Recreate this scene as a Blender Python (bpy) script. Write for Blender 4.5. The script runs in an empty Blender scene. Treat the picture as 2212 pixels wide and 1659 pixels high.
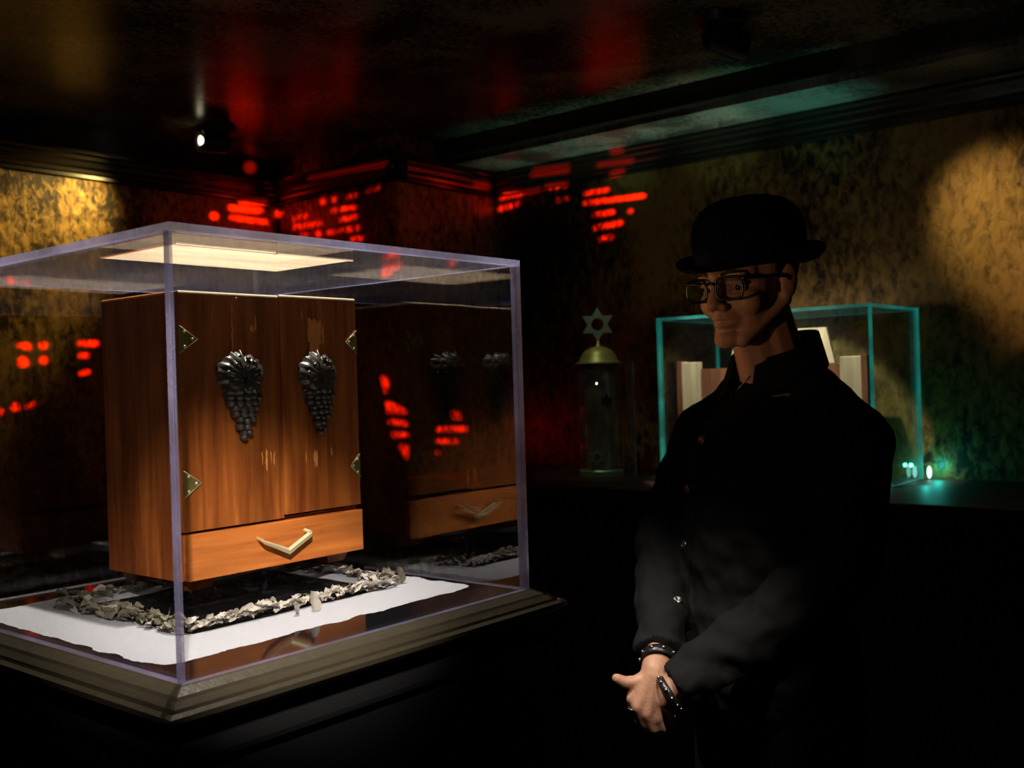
import bpy, bmesh, math, random
import numpy as np
from mathutils import Vector, Matrix, noise
from mathutils.geometry import delaunay_2d_cdt
from mathutils.bvhtree import BVHTree
random.seed(7)
S = bpy.context.scene
COL = S.collection
PI = math.pi

# ------------------------------------------------------------------ camera
CAM = Vector((0, 0, 1.45))
FH = Vector((0.76911, 0.63911, 0)).normalized()
RH = Vector((FH.y, -FH.x, 0))
ZU = Vector((0, 0, 1))
pt, rl, FPX = -0.0031, 0.0298, 2240.0
FW = FH*math.cos(pt) + ZU*math.sin(pt)
UP = ZU*math.cos(pt) - FH*math.sin(pt)
CR = RH*math.cos(rl) - UP*math.sin(rl)
CU = RH*math.sin(rl) + UP*math.cos(rl)
cd = bpy.data.cameras.new('camera'); cam = bpy.data.objects.new('camera', cd); COL.objects.link(cam)
cam.matrix_world = Matrix(((CR.x, CU.x, -FW.x, CAM.x), (CR.y, CU.y, -FW.y, CAM.y), (CR.z, CU.z, -FW.z, CAM.z), (0, 0, 0, 1)))
cd.sensor_width = 36; cd.lens = 36*FPX/2212
cd.dof.use_dof = True; cd.dof.focus_distance = 1.45; cd.dof.aperture_fstop = 7.5
cd.clip_start = 0.02
S.camera = cam

# ------------------------------------------------------------------ world and exposure
W = bpy.data.worlds.new('room_dark'); S.world = W; W.use_nodes = True
W.node_tree.nodes['Background'].inputs[0].default_value = (0.6, 0.55, 0.6, 1)
W.node_tree.nodes['Background'].inputs[1].default_value = 0.0006
S.view_settings.view_transform = 'Standard'; S.view_settings.look = 'None'
S.view_settings.exposure = 0; S.view_settings.gamma = 1
S.view_settings.use_curve_mapping = False
S.cycles.transparent_max_bounces = 40
S.cycles.max_bounces = 10; S.cycles.glossy_bounces = 6; S.cycles.diffuse_bounces = 4
S.cycles.use_denoising = True
S.cycles.sample_clamp_indirect = 6

# ------------------------------------------------------------------ lights
def spot(name, loc, target, watts, color, angle, blend=0.3, size=0.02):
    d = bpy.data.lights.new(name, 'SPOT'); d.energy = watts; d.color = color
    d.spot_size = math.radians(angle); d.spot_blend = blend; d.shadow_soft_size = size
    o = bpy.data.objects.new(name, d); COL.objects.link(o); o.location = loc
    o.rotation_euler = (Vector(target)-Vector(loc)).to_track_quat('-Z', 'Y').to_euler()
    return o
def point(name, loc, watts, color, size=0.02):
    d = bpy.data.lights.new(name, 'POINT'); d.energy = watts; d.color = color; d.shadow_soft_size = size
    o = bpy.data.objects.new(name, d); COL.objects.link(o); o.location = loc
    return o
# narrow warm-white beam straight down on the cabinet
spot('cabinet_spotlight', (0.985, 1.274, 2.34), (0.945, 1.31, 1.2), 100, (1.0, 0.93, 0.84), 76, 0.55, 0.012)
# second beam on the case front, shaped to imitate salt bounce, and one on the man's hands
spot('front_spotlight', (-0.22, -0.24, 2.34), (0.925, 1.26, 1.10), 400, (1.0, 0.90, 0.82), 16, 1.0, 0.015)
spot('hands_spotlight', (0.70, 0.20, 2.34), (1.55, 0.97, 0.95), 100, (1.0, 0.86, 0.72), 17, 1.0, 0.015)
spot('face_fill_spot', (-0.8, 1.35, 1.36), (1.72, 0.89, 1.56), 100, (1.0, 0.58, 0.30), 9.5, 0.9, 0.05)  # added warm fill on the face, in place of bounce off the cabinet
# picture spot at the left wall and the one at the right wall
LAMP_L = Vector((2.20, 3.17, 2.335)); AIM_L = Vector((1.25, 3.53, 1.95))
LAMP_R = Vector((2.47, 1.30, 2.33)); AIM_R = Vector((3.3, 0.80, 1.86))
spot('left_wall_beam', LAMP_L+Vector((-0.08, 0.012, -0.01)), (1.72, 3.53, 1.98), 24, (1.0, 0.68, 0.20), 62, 0.9, 0.02)
spot('right_wall_beam', LAMP_R+(AIM_R-LAMP_R).normalized()*0.085, AIM_R, 20, (1.0, 0.70, 0.28), 33, 1.0, 0.02)
# beam inside the green-edged case
spot('chest_spotlight', (2.72, 1.44, 2.28), (3.00, 1.43, 1.40), 75, (1.0, 0.86, 0.72), 44, 0.15, 0.02)
point('green_case_corner_led', (3.275, 1.035, 1.150), 0.13, (0.05, 1.0, 0.82), 0.006)
point('green_case_corner_led', (3.12, 1.02, 1.15), 0.09, (0.05, 1.0, 0.82), 0.006)
for gv, gw, gcl in ((1.38, 1.6, (0.15, 1.0, 0.85)), (1.75, 2.2, (0.6, 1.0, 0.8)), (2.15, 1.6, (0.4, 1.0, 0.8)), (2.5, .8, (0.3, 1.0, 0.8))):
    spot('soffit_fill_spot', (3.06, gv-.1, 1.63), (3.10, gv, 2.3), gw*4.5, gcl, 50, 1.0, 0.02)  # added fill spots, in place of green light rising from the case
spot('scroll_fill_spot', (2.6, 2.0, 2.3), (2.965, 2.07, 1.4), 4, (0.75, 1.0, 0.75), 30, .5, .02)  # added weak fill to brighten the scroll case
LANT = Vector((-0.5, -0.8, 2.18))
point('red_gobo_bulb', LANT, 17000, (1.0, 0.015, 0.0), 0.0004)

# ------------------------------------------------------------------ pixel -> place helpers (on real planes)
def ray(x, y): return FW*FPX + CR*(x-1106) - CU*(y-829.5)
def on_plane(x, y, ax, val):
    d = ray(x, y); return CAM + d*((val-CAM[ax])/d[ax])
def at_depth(x, y, D):
    d = ray(x, y); return CAM + d*(D/d.dot(FH))

# ------------------------------------------------------------------ materials
def mat(name):
    m = bpy.data.materials.new(name); m.use_nodes = True
    return m, m.node_tree.nodes, m.node_tree.links, m.node_tree.nodes['Principled BSDF']
def plain(name, col, rough=0.5, metal=0.0, spec=0.5, bump=0, bscale=50, emis=None, es=0):
    m, N, L, b = mat(name)
    b.inputs['Base Color'].default_value = (*col, 1); b.inputs['Roughness'].default_value = rough
    b.inputs['Metallic'].default_value = metal; b.inputs['Specular IOR Level'].default_value = spec
    if emis: b.inputs['Emission Color'].default_value = (*emis, 1); b.inputs['Emission Strength'].default_value = es
    tc = N.new('ShaderNodeTexCoord'); n = N.new('ShaderNodeTexNoise'); n.inputs['Scale'].default_value = bscale
    n.inputs['Detail'].default_value = 5
    L.new(tc.outputs['Object'], n.inputs['Vector'])
    mx = N.new('ShaderNodeMixRGB'); mx.blend_type = 'MULTIPLY'; mx.inputs[0].default_value = 0.35
    mx.inputs[1].default_value = (*col, 1)
    cr = N.new('ShaderNodeValToRGB'); cr.color_ramp.elements[0].position = .3; cr.color_ramp.elements[1].position = .7
    cr.color_ramp.elements[0].color = (.55, .55, .55, 1)
    L.new(n.outputs[0], cr.inputs[0]); L.new(cr.outputs[0], mx.inputs[2]); L.new(mx.outputs[0], b.inputs['Base Color'])
    if bump:
        bp = N.new('ShaderNodeBump'); bp.inputs['Strength'].default_value = bump; bp.inputs['Distance'].default_value = 0.002
        L.new(n.outputs[0], bp.inputs['Height']); L.new(bp.outputs[0], b.inputs['Normal'])
    return m
def mnode(N, L, op, a, b=None, c=None):
    n = N.new('ShaderNodeMath'); n.operation = op
    for i, v in enumerate((a, b, c)):
        if v is None: continue
        if isinstance(v, (int, float)): n.inputs[i].default_value = v
        else: L.new(v, n.inputs[i])
    return n.outputs[0]
def wood(name, dark, light, rough=0.32, marks=(), axis=2, cracks=()):
    """long-grained wood; marks = bare scraped patches (x0,x1,z0,z1) in object space"""
    m, N, L, b = mat(name)
    tc = N.new('ShaderNodeTexCoord'); mp = N.new('ShaderNodeMapping')
    sc = [70, 70, 70]; sc[axis] = 5
    mp.inputs['Scale'].default_value = sc
    L.new(tc.outputs['Object'], mp.inputs[0])
    n = N.new('ShaderNodeTexNoise'); n.inputs['Scale'].default_value = 1.0; n.inputs['Detail'].default_value = 6; n.inputs['Distortion'].default_value = 0.6
    L.new(mp.outputs[0], n.inputs['Vector'])
    cr = N.new('ShaderNodeValToRGB'); e = cr.color_ramp.elements
    e[0].position = .3; e[0].color = (*dark, 1); e[1].position = .72; e[1].color = (*light, 1)
    L.new(n.outputs[0], cr.inputs[0])
    mp2 = N.new('ShaderNodeMapping'); sc2 = [18, 18, 18]; sc2[axis] = 3; mp2.inputs['Scale'].default_value = sc2
    L.new(tc.outputs['Object'], mp2.inputs[0])
    n2 = N.new('ShaderNodeTexNoise'); n2.inputs['Scale'].default_value = 1; n2.inputs['Detail'].default_value = 3
    L.new(mp2.outputs[0], n2.inputs['Vector'])
    cr2 = N.new('ShaderNodeValToRGB'); e = cr2.color_ramp.elements
    e[0].position = .35; e[0].color = (.62, .58, .55, 1); e[1].position = .65; e[1].color = (1.15, 1.1, 1.0, 1)
    L.new(n2.outputs[0], cr2.inputs[0])
    mx = N.new('ShaderNodeMixRGB'); mx.blend_type = 'MULTIPLY'; mx.inputs[0].default_value = .8
    L.new(cr.outputs[0], mx.inputs[1]); L.new(cr2.outputs[0], mx.inputs[2])
    out = mx.outputs[0]
    if marks or cracks:
        sp = N.new('ShaderNodeSeparateXYZ'); L.new(tc.outputs['Object'], sp.inputs[0])
        nz = N.new('ShaderNodeTexNoise'); nz.inputs['Scale'].default_value = 1; nz.inputs['Detail'].default_value = 4
        mp3 = N.new('ShaderNodeMapping'); mp3.inputs['Scale'].default_value = (300, 300, 60); L.new(tc.outputs['Object'], mp3.inputs[0])
        L.new(mp3.outputs[0], nz.inputs['Vector'])
        wob = mnode(N, L, 'MULTIPLY', mnode(N, L, 'SUBTRACT', nz.outputs[0], .5), .012)
        tot = None
        for (x0, x1, z0, z1) in marks:
            cx, hx, cz, hz = (x0+x1)/2, abs(x1-x0)/2, (z0+z1)/2, abs(z1-z0)/2
            dx = mnode(N, L, 'ABSOLUTE', mnode(N, L, 'SUBTRACT', mnode(N, L, 'ADD', sp.outputs['X'], mnode(N, L, 'MULTIPLY', wob, .5)), cx))
            dz = mnode(N, L, 'ABSOLUTE', mnode(N, L, 'SUBTRACT', mnode(N, L, 'ADD', sp.outputs['Z'], mnode(N, L, 'MULTIPLY', wob, 2.5)), cz))
            v = mnode(N, L, 'MULTIPLY', mnode(N, L, 'LESS_THAN', dx, hx), mnode(N, L, 'LESS_THAN', dz, hz))
            tot = v if tot is None else mnode(N, L, 'MAXIMUM', tot, v)
        m2 = N.new('ShaderNodeMixRGB'); m2.inputs[2].default_value = (min(1, light[0]*1.9+.04), light[1]*2.1+.05, light[2]*2.2+.03, 1)
        L.new(mnode(N, L, 'MULTIPLY', tot, .75), m2.inputs[0]); L.new(out, m2.inputs[1]); out = m2.outputs[0]
    L.new(out, b.inputs['Base Color'])
    b.inputs['Roughness'].default_value = rough; b.inputs['Specular IOR Level'].default_value = .35
    bp = N.new('ShaderNodeBump'); bp.inputs['Strength'].default_value = .15; bp.inputs['Distance'].default_value = .001
    L.new(n.outputs[0], bp.inputs['Height']); L.new(bp.outputs[0], b.inputs['Normal'])
    return m
def gilded(name, dark, gold, scale=1.0, rough=.45, metal=.35, bump=.5, seed=0.0, balance=.0, spec=.5):
    """worn gold-leaf plaster: brushed blotches of gold over near-black"""
    m, N, L, b = mat(name)
    tc = N.new('ShaderNodeTexCoord'); mp = N.new('ShaderNodeMapping'); mp.inputs['Location'].default_value = (seed, seed*2, seed*.7)
    mp.inputs['Rotation'].default_value = (.25, .2, .1)
    mp.inputs['Scale'].default_value = (1, 1, .6)
    L.new(tc.outputs['Object'], mp.inputs[0])
    a = N.new('ShaderNodeTexNoise'); a.inputs['Scale'].default_value = 48*scale; a.inputs['Detail'].default_value = 7; a.inputs['Roughness'].default_value = .62; a.inputs['Distortion'].default_value = .5
    c = N.new('ShaderNodeTexNoise'); c.inputs['Scale'].default_value = 2.6*scale; c.inputs['Detail'].default_value = 3; c.inputs['Distortion'].default_value = .5
    L.new(mp.outputs[0], a.inputs['Vector']); L.new(mp.outputs[0], c.inputs['Vector'])
    s = mnode(N, L, 'ADD', mnode(N, L, 'MULTIPLY', a.outputs[0], .55), mnode(N, L, 'MULTIPLY', c.outputs[0], .6))
    cr = N.new('ShaderNodeValToRGB'); e = cr.color_ramp.elements
    e[0].position = .50+balance; e[0].color = (*dark, 1); e[1].position = .68+balance; e[1].color = (*gold, 1)
    L.new(s, cr.inputs[0]); L.new(cr.outputs[0], b.inputs['Base Color'])
    b.inputs['Roughness'].default_value = rough; b.inputs['Metallic'].default_value = metal; b.inputs['Specular IOR Level'].default_value = spec
    bp = N.new('ShaderNodeBump'); bp.inputs['Strength'].default_value = bump; bp.inputs['Distance'].default_value = .004
    L.new(a.outputs[0], bp.inputs['Height']); L.new(bp.outputs[0], b.inputs['Normal'])
    return m
def clear_sheet(name, tint=(.985, .985, .99), f0=.065, dust=0.0):
    """one polished face of a clear sheet: Fresnel share mirrors, the rest passes"""
    m, N, L, b = mat(name); N.remove(b); out = N['Material Output']
    g = N.new('ShaderNodeNewGeometry'); d = N.new('ShaderNodeVectorMath'); d.operation = 'DOT_PRODUCT'
    L.new(g.outputs['Incoming'], d.inputs[0]); L.new(g.outputs['Normal'], d.inputs[1])
    c = mnode(N, L, 'ABSOLUTE', d.outputs['Value'])
    p = mnode(N, L, 'POWER', mnode(N, L, 'SUBTRACT', 1, c), 5)
    fr = mnode(N, L, 'ADD', mnode(N, L, 'MULTIPLY', p, 1-f0), f0)
    t = N.new('ShaderNodeBsdfTransparent'); t.inputs[0].default_value = (*tint, 1)
    gl = N.new('ShaderNodeBsdfGlossy'); gl.inputs['Roughness'].default_value = 0.0; gl.inputs[0].default_value = (1, 1, 1, 1)
    mx = N.new('ShaderNodeMixShader'); L.new(fr, mx.inputs[0]); L.new(t.outputs[0], mx.inputs[1]); L.new(gl.outputs[0], mx.inputs[2])
    last = mx
    if dust:
        tc = N.new('ShaderNodeTexCoord'); n = N.new('ShaderNodeTexNoise'); n.inputs['Scale'].default_value = 420; n.inputs['Detail'].default_value = 2
        L.new(tc.outputs['Object'], n.inputs['Vector'])
        n2 = N.new('ShaderNodeTexNoise'); n2.inputs['Scale'].default_value = 7; L.new(tc.outputs['Object'], n2.inputs['Vector'])
        k = mnode(N, L, 'GREATER_THAN', mnode(N, L, 'ADD', n.outputs[0], mnode(N, L, 'MULTIPLY', n2.outputs[0], .25)), .90)
        k = mnode(N, L, 'ADD', mnode(N, L, 'MULTIPLY', k, .35), dust)
        df = N.new('ShaderNodeBsdfDiffuse'); df.inputs[0].default_value = (.8, .8, .85, 1)
        m3 = N.new('ShaderNodeMixShader'); L.new(k, m3.inputs[0]); L.new(last.outputs[0], m3.inputs[1]); L.new(df.outputs[0], m3.inputs[2]); last = m3
    L.new(last.outputs[0], out.inputs['Surface'])
    return m
def sheet_edge(name, col, trans=.35, emis=None, es=0, rough=.25):
    m, N, L, b = mat(name); N.remove(b); out = N['Material Output']
    tc = N.new('ShaderNodeTexCoord'); n = N.new('ShaderNodeTexNoise'); n.inputs['Scale'].default_value = 260; n.inputs['Detail'].default_value = 4
    n2 = N.new('ShaderNodeTexNoise'); n2.inputs['Scale'].default_value = 9; n2.inputs['Detail'].default_value = 3
    L.new(tc.outputs['Object'], n.inputs['Vector']); L.new(tc.outputs['Object'], n2.inputs['Vector'])
    cr = N.new('ShaderNodeValToRGB'); e = cr.color_ramp.elements
    e[0].position = .35; e[0].color = tuple(c*.45 for c in col)+(1,); e[1].position = .75; e[1].color = (*[min(1, c*1.5) for c in col], 1)
    L.new(mnode(N, L, 'ADD', mnode(N, L, 'MULTIPLY', n.outputs[0], .2), mnode(N, L, 'MULTIPLY', n2.outputs[0], .8)), cr.inputs[0])
    df = N.new('ShaderNodeBsdfDiffuse'); tl = N.new('ShaderNodeBsdfTranslucent'); L.new(cr.outputs[0], df.inputs[0]); L.new(cr.outputs[0], tl.inputs[0])
    a = N.new('ShaderNodeMixShader'); a.inputs[0].default_value = .5; bp = N.new('ShaderNodeBump'); bp.inputs['Strength'].default_value = 1; bp.inputs['Distance'].default_value = .0015; L.new(n.outputs[0], bp.inputs['Height']); L.new(bp.outputs[0], df.inputs['Normal']); L.new(df.outputs[0], a.inputs[1]); L.new(tl.outputs[0], a.inputs[2])
    gl = N.new('ShaderNodeBsdfGlossy'); gl.inputs['Roughness'].default_value = rough; gl.inputs[0].default_value = (.9, .9, 1, 1)
    c = N.new('ShaderNodeMixShader'); c.inputs[0].default_value = .3; L.new(a.outputs[0], c.inputs[1]); L.new(gl.outputs[0], c.inputs[2])
    t = N.new('ShaderNodeBsdfTransparent')
    k = N.new('ShaderNodeMixShader'); k.inputs[0].default_value = trans; L.new(c.outputs[0], k.inputs[1]); L.new(t.outputs[0], k.inputs[2])
    last = k
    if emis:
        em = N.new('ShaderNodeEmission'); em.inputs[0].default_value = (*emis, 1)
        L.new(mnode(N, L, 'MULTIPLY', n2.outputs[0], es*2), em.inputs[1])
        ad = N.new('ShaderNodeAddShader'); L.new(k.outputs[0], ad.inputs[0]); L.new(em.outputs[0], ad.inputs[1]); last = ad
    L.new(last.outputs[0], out.inputs['Surface'])
    return m

M = {}
M['wall'] = gilded('gold_leaf_plaster', (.022, .013, .004), (.52, .32, .08), 1.0, .45, .4, .6)
M['wall2'] = gilded('gold_leaf_plaster_dark', (.02, .011, .005), (.40, .24, .065), .8, .5, .35, .6, 3.1)
M['ceil'] = gilded('lacquered_ceiling', (.016, .013, .008), (.16, .13, .08), 1.3, .22, .0, .15, 7.3, spec=.22)
M['soffit'] = gilded('lacquered_soffit', (.05, .045, .035), (.30, .27, .21), 1.5, .4, .2, .25, 9.3)
M['trim'] = plain('black_lacquer_trim', (.02, .016, .012), .25, 0, .6, .1, 60)
M['floor'] = plain('black_floor', (.012, .01, .01), .6, bump=.2, bscale=30)
M['black'] = plain('black_paint', (.008, .008, .009), .55)
M['blackmetal'] = plain('black_enamel_metal', (.01, .01, .011), .4, .3)
M['mirror'] = plain('black_gloss_board', (.006, .006, .007), .06, 0, .14)
M['frame'] = plain('aged_bronze_moulding', (.070, .057, .034), .38, .25, .5, .4, 90)
M['salt'] = plain('coarse_salt', (.47, .475, .50), .75, 0, .4, .8, 900)
M['acr'] = clear_sheet('clear_acrylic', dust=0.0)
M['acrlid'] = clear_sheet('dusty_acrylic', dust=0.02)
M['acredge'] = sheet_edge('cut_acrylic_edge', (.31, .29, .47), .36)
M['glass2'] = clear_sheet('green_glass', (.93, .98, .96), .04, 0.004)
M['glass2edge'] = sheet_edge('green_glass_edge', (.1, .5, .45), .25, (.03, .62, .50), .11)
M['cyl'] = clear_sheet('clear_cylinder', (.86, .86, .84), .05, 0.02)
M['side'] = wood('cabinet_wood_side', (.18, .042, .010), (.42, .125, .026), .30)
M['top'] = wood('cabinet_wood_top_lit', (.80, .62, .40), (.95, .80, .58), .40, axis=0)  # far paler than the sides: the spotlit glare is put into the colour
M['drawer'] = wood('cabinet_wood_drawer_lit', (.50, .14, .03), (.86, .29, .062), .28, axis=0)  # brighter than the door wood: bounce from the salt put into the colour
M['brass'] = plain('brass', (.85, .72, .40), .35, .55)
M['brassdull'] = plain('brass_hinge', (.42, .35, .11), .36, .75)
M['ornament'] = plain('dark_cast_ornament', (.045, .038, .026), .30, .0, 1.0, .2, 120)
M['leaf'] = plain('dry_leaf', (.20, .18, .125), .7, 0, .3, .8, 160)
M['leafpale'] = plain('dry_leaf_pale', (.44, .40, .33), .7, 0, .3, .8, 160)
M['skin'] = plain('skin', (.47, .245, .155), .48, 0, .4, .25, 240)
M['jacket'] = plain('black_cotton', (.0080, .0078, .0080), .85, 0, .18, .5, 500)
M['felt'] = plain('black_felt', (.004, .004, .005), .95, 0, .1, .5, 300)
M['tee'] = plain('black_jersey', (.006, .005, .008), .9, 0, .1)
M['silver'] = plain('silver_metal', (.62, .60, .55), .25, 1)
M['leather'] = plain('black_leather', (.012, .011, .010), .3, 0, .6, .4, 200)
M['hair'] = plain('dark_brown_hair', (.03, .018, .011), .7)
M['eyewhite'] = plain('eye', (.45, .42, .38), .2)
M['iris'] = plain('iris', (.03, .02, .012), .15)
M['lens'] = clear_sheet('spectacle_lens', (.86, .87, .88), .05)
M['rim'] = plain('black_spectacle_frame', (.006, .006, .006), .25, 0, .6)
M['chestpale'] = wood('pale_chest_wood', (.74, .58, .40), (.92, .80, .60), .5)
M['chestred'] = wood('reddish_chest_wood', (.25, .09, .05), (.42, .18, .10), .4)
M['white'] = plain('white_lining', (.85, .84, .82), .5)
M['gold'] = plain('matt_gold', (.55, .42, .12), .45, .5)
M['starm'] = plain('verdigris_silver', (.42, .50, .34), .4, .5)
M['scroll'] = wood('scroll_case_wood', (.30, .19, .12), (.50, .34, .22), .5)
M['counter'] = plain('dark_counter_wood', (.035, .018, .012), .5, 0, .4, .2, 40)
M['bulb'] = plain('lamp_face', (1, .9, .7), .5, emis=(1.0, .86, .55), es=2.5)
M['gel'] = M['black']

# ------------------------------------------------------------------ mesh builder
class MB:
    def __init__(s): s.v = []; s.f = []; s.m = []
    def add(s, vs, fs, mi=0):
        o = len(s.v); s.v += [Vector(v) for v in vs]
        for q in fs: s.f.append(tuple(i+o for i in q)); s.m.append(mi)
        return s
    def box(s, a, b, mi=0, rot=None):
        x0, y0, z0 = a; x1, y1, z1 = b
        vs = [Vector(p) for p in ((x0,y0,z0),(x1,y0,z0),(x1,y1,z0),(x0,y1,z0),(x0,y0,z1),(x1,y0,z1),(x1,y1,z1),(x0,y1,z1))]
        if rot:
            c = (Vector(a)+Vector(b))/2; vs = [c+rot@(v-c) for v in vs]
        return s.add(vs, [(0,3,2,1),(4,5,6,7),(0,1,5,4),(1,2,6,5),(2,3,7,6),(3,0,4,7)], mi)
    def bbox(s, a, b, r=.002, mi=0):
        """box with chamfered edges"""
        bm = bmesh.new(); bmesh.ops.create_cube(bm, size=1)
        a = Vector(a); b = Vector(b); c = (a+b)/2; d = b-a
        for v in bm.verts: v.co = Vector((v.co.x*d.x+c.x, v.co.y*d.y+c.y, v.co.z*d.z+c.z))
        bmesh.ops.bevel(bm, geom=bm.edges[:], offset=r, segments=2, affect='EDGES', profile=.6)
        bm.verts.ensure_lookup_table()
        s.add([v.co.copy() for v in bm.verts], [tuple(v.index for v in f.verts) for f in bm.faces], mi); bm.free()
        return s
    def tube(s, pts, rad, n=10, mi=0, cap=True):
        pts = [Vector(p) for p in pts]; rads = rad if isinstance(rad, (list, tuple)) else [rad]*len(pts)
        vs = []; up = Vector((0.13, .37, .91)).normalized()
        for i, p in enumerate(pts):
            t = (pts[min(i+1, len(pts)-1)]-pts[max(i-1, 0)]).normalized()
            x = t.cross(up)
            if x.length < .1: x = t.cross(Vector((1, 0, 0)))
            x.normalize(); y = t.cross(x)
            for k in range(n):
                a = 2*PI*k/n; vs.append(p+(x*math.cos(a)+y*math.sin(a))*rads[i])
        fs = []
        for i in range(len(pts)-1):
            for k in range(n):
                k2 = (k+1) % n; fs.append((i*n+k, i*n+k2, (i+1)*n+k2, (i+1)*n+k))
        if cap: fs += [tuple(range(n)), tuple(reversed(range((len(pts)-1)*n, len(pts)*n)))]
        return s.add(vs, fs, mi)
    def caps(s, p, q, r1, r2, n=14, mi=0):
        """rounded, tapered limb"""
        p = Vector(p); q = Vector(q); t = (q-p); L_ = t.length; t = t.normalized() if L_ > 1e-6 else Vector((0, 0, 1))
        pts = []; rad = []
        for k in range(5):
            a = PI/2*(1-k/4.0); pts.append(p-t*(r1*math.sin(a))); rad.append(max(r1*math.cos(a), r1*.05))
        for k in range(5):
            a = PI/2*(k/4.0); pts.append(q+t*(r2*math.sin(a))); rad.append(max(r2*math.cos(a), r2*.05))
        return s.tube(pts, rad, n, mi)
    def ell(s, c, r, n=18, m_=12, mi=0, rot=None):
        c = Vector(c); vs = [Vector((0, 0, -1))]
        for i in range(1, m_):
            ph = -PI/2+PI*i/m_
            for k in range(n):
                a = 2*PI*k/n; vs.append(Vector((math.cos(ph)*math.cos(a), math.cos(ph)*math.sin(a), math.sin(ph))))
        vs.append(Vector((0, 0, 1)))
        vs = [Vector((v.x*r[0], v.y*r[1], v.z*r[2])) for v in vs]
        if rot: vs = [rot@v for v in vs]
        vs = [v+c for v in vs]
        fs = [(0, 1+(k+1) % n, 1+k) for k in range(n)]
        for i in range(m_-2):
            for k in range(n):
                a = 1+i*n+k; b_ = 1+i*n+(k+1) % n; fs.append((a, b_, b_+n, a+n))
        l = len(vs)-1; o = 1+(m_-2)*n
        fs += [(l, o+k, o+(k+1) % n) for k in range(n)]
        return s.add(vs, fs, mi)
    def lathe(s, c, prof, n=32, mi=0, sx=1, sy=1):
        c = Vector(c); vs = []
        for (r, z) in prof:
            for k in range(n):
                a = 2*PI*k/n; vs.append(c+Vector((r*sx*math.cos(a), r*sy*math.sin(a), z)))
        fs = []
        for i in range(len(prof)-1):
            for k in range(n):
                k2 = (k+1) % n; fs.append((i*n+k, i*n+k2, (i+1)*n+k2, (i+1)*n+k))
        return s.add(vs, fs, mi)
    def prism(s, poly, ax, d0, d1, mi=0):
        """poly of 2-D points in the two other axes, extruded along ax"""
        def P(p, d):
            q = list(p); q.insert(ax, d); return Vector(q)
        n = len(poly); vs = [P(p, d0) for p in poly]+[P(p, d1) for p in poly]
        fs = [tuple(range(n)), tuple(reversed(range(n, 2*n)))]+[(k, n+k, n+(k+1) % n, (k+1) % n) for k in range(n)]
        return s.add(vs, fs, mi)
    def obj(s, name, mats, parent=None, smooth=False, recalc=True):
        me = bpy.data.meshes.new(name)
        o_ = origin(parent)
        me.from_pydata([tuple(v-o_) for v in s.v], [], s.f)
        for m_ in (mats if isinstance(mats, (list, tuple)) else [mats]): me.materials.append(m_)
        me.polygons.foreach_set('material_index', s.m)
        if recalc:
            bm = bmesh.new(); bm.from_mesh(me); bmesh.ops.recalc_face_normals(bm, faces=bm.faces[:]); bm.to_mesh(me); bm.free()
        if smooth: me.polygons.foreach_set('use_smooth', [True]*len(me.polygons))
        o = bpy.data.objects.new(name, me); COL.objects.link(o); o.parent = parent
        return o
def origin(p):
    v = Vector((0, 0, 0))
    while p is not None:
        if p.get('local'): return Vector((0, 0, 0))
        v += p.location; p = p.parent
    return v
def tag(o, label, cat, group=None, kind=None):
    if label: o['label'] = label
    if cat: o['category'] = cat
    if group: o['group'] = group
    if kind: o['kind'] = kind
    return o
def thing(name, label, cat, loc, group=None):
    o = bpy.data.objects.new(name, None); COL.objects.link(o); o.location = loc; o.empty_display_size = .05
    return tag(o, label, cat, group)
def struct(o): o['kind'] = 'structure'; return o

# ================================================================== ROOM
UR, VS, UC, VL = 3.30, 2.81, 2.74, 3.53          # right wall, side face, chimney face, left wall
UB, VB, ZC, ZS = -2.6, -4.4, 2.39, 2.305
struct(MB().box((UB-.1, VB-.1, -.1), (UR+.2, VL+.1, 0)).obj('floor', M['floor']))
struct(MB().box((UB-.1, VB-.1, ZC), (UR+.2, VL+.1, ZC+.1)).obj('ceiling', M['ceil']))
struct(MB().box((UB, VL, 0), (UR+.2, VL+.1, ZC)).obj('wall_left', M['wall']))
struct(MB().box((UC, VS, 0), (UR+.1, VL, ZC)).obj('wall_back', M['wall2']))
struct(MB().box((UR, VB, 0), (UR+.1, VS, ZC)).obj('wall_right', M['wall2']))
struct(MB().box((UB-.1, VB, 0), (UB, VL, ZC)).obj('wall_rear', M['wall']))
struct(MB().box((UB, VB-.1, 0), (UR+.1, VB, ZC)).obj('wall_front', M['wall']))
struct(MB().box((3.0, VB, ZS), (UR, VS, ZC)).obj('trim_soffit', M['soffit']))
struct(MB().box((2.955, VB, ZS+.02), (3.0, VS, ZC)).obj('trim_soffit_lip', M['trim']))
CP = [(0, .0), (.062, .0), (.062, -.012), (.052, -.018), (.05, -.03), (.040, -.036), (.036, -.052), (.024, -.060), (.022, -.072), (.014, -.076), (.014, -.088), (0, -.092)]
def cornice(name, p0, p1, nrm, ztop):
    p0 = Vector(p0); p1 = Vector(p1); nrm = Vector(nrm); vs = []
    for P in (p0, p1):
        for (d, z) in CP: vs.append(Vector((P.x+nrm.x*d, P.y+nrm.y*d, ztop+z)))
    n = len(CP)
    fs = [(k, (k+1) % n, n+(k+1) % n, n+k) for k in range(n)]+[tuple(range(n)), tuple(range(2*n-1, n-1, -1))]
    return struct(MB().add(vs, fs).obj(name, M['trim']))
cornice('trim_1', (UB, VL, 0), (UC, VL, 0), (0, -1, 0), 2.305)
cornice('trim_2', (UC, VS-.06, 0), (UC, VL, 0), (-1, 0, 0), 2.305)
cornice('trim_3', (UC-.06, VS, 0), (UR, VS, 0), (0, -1, 0), 2.305)
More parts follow.
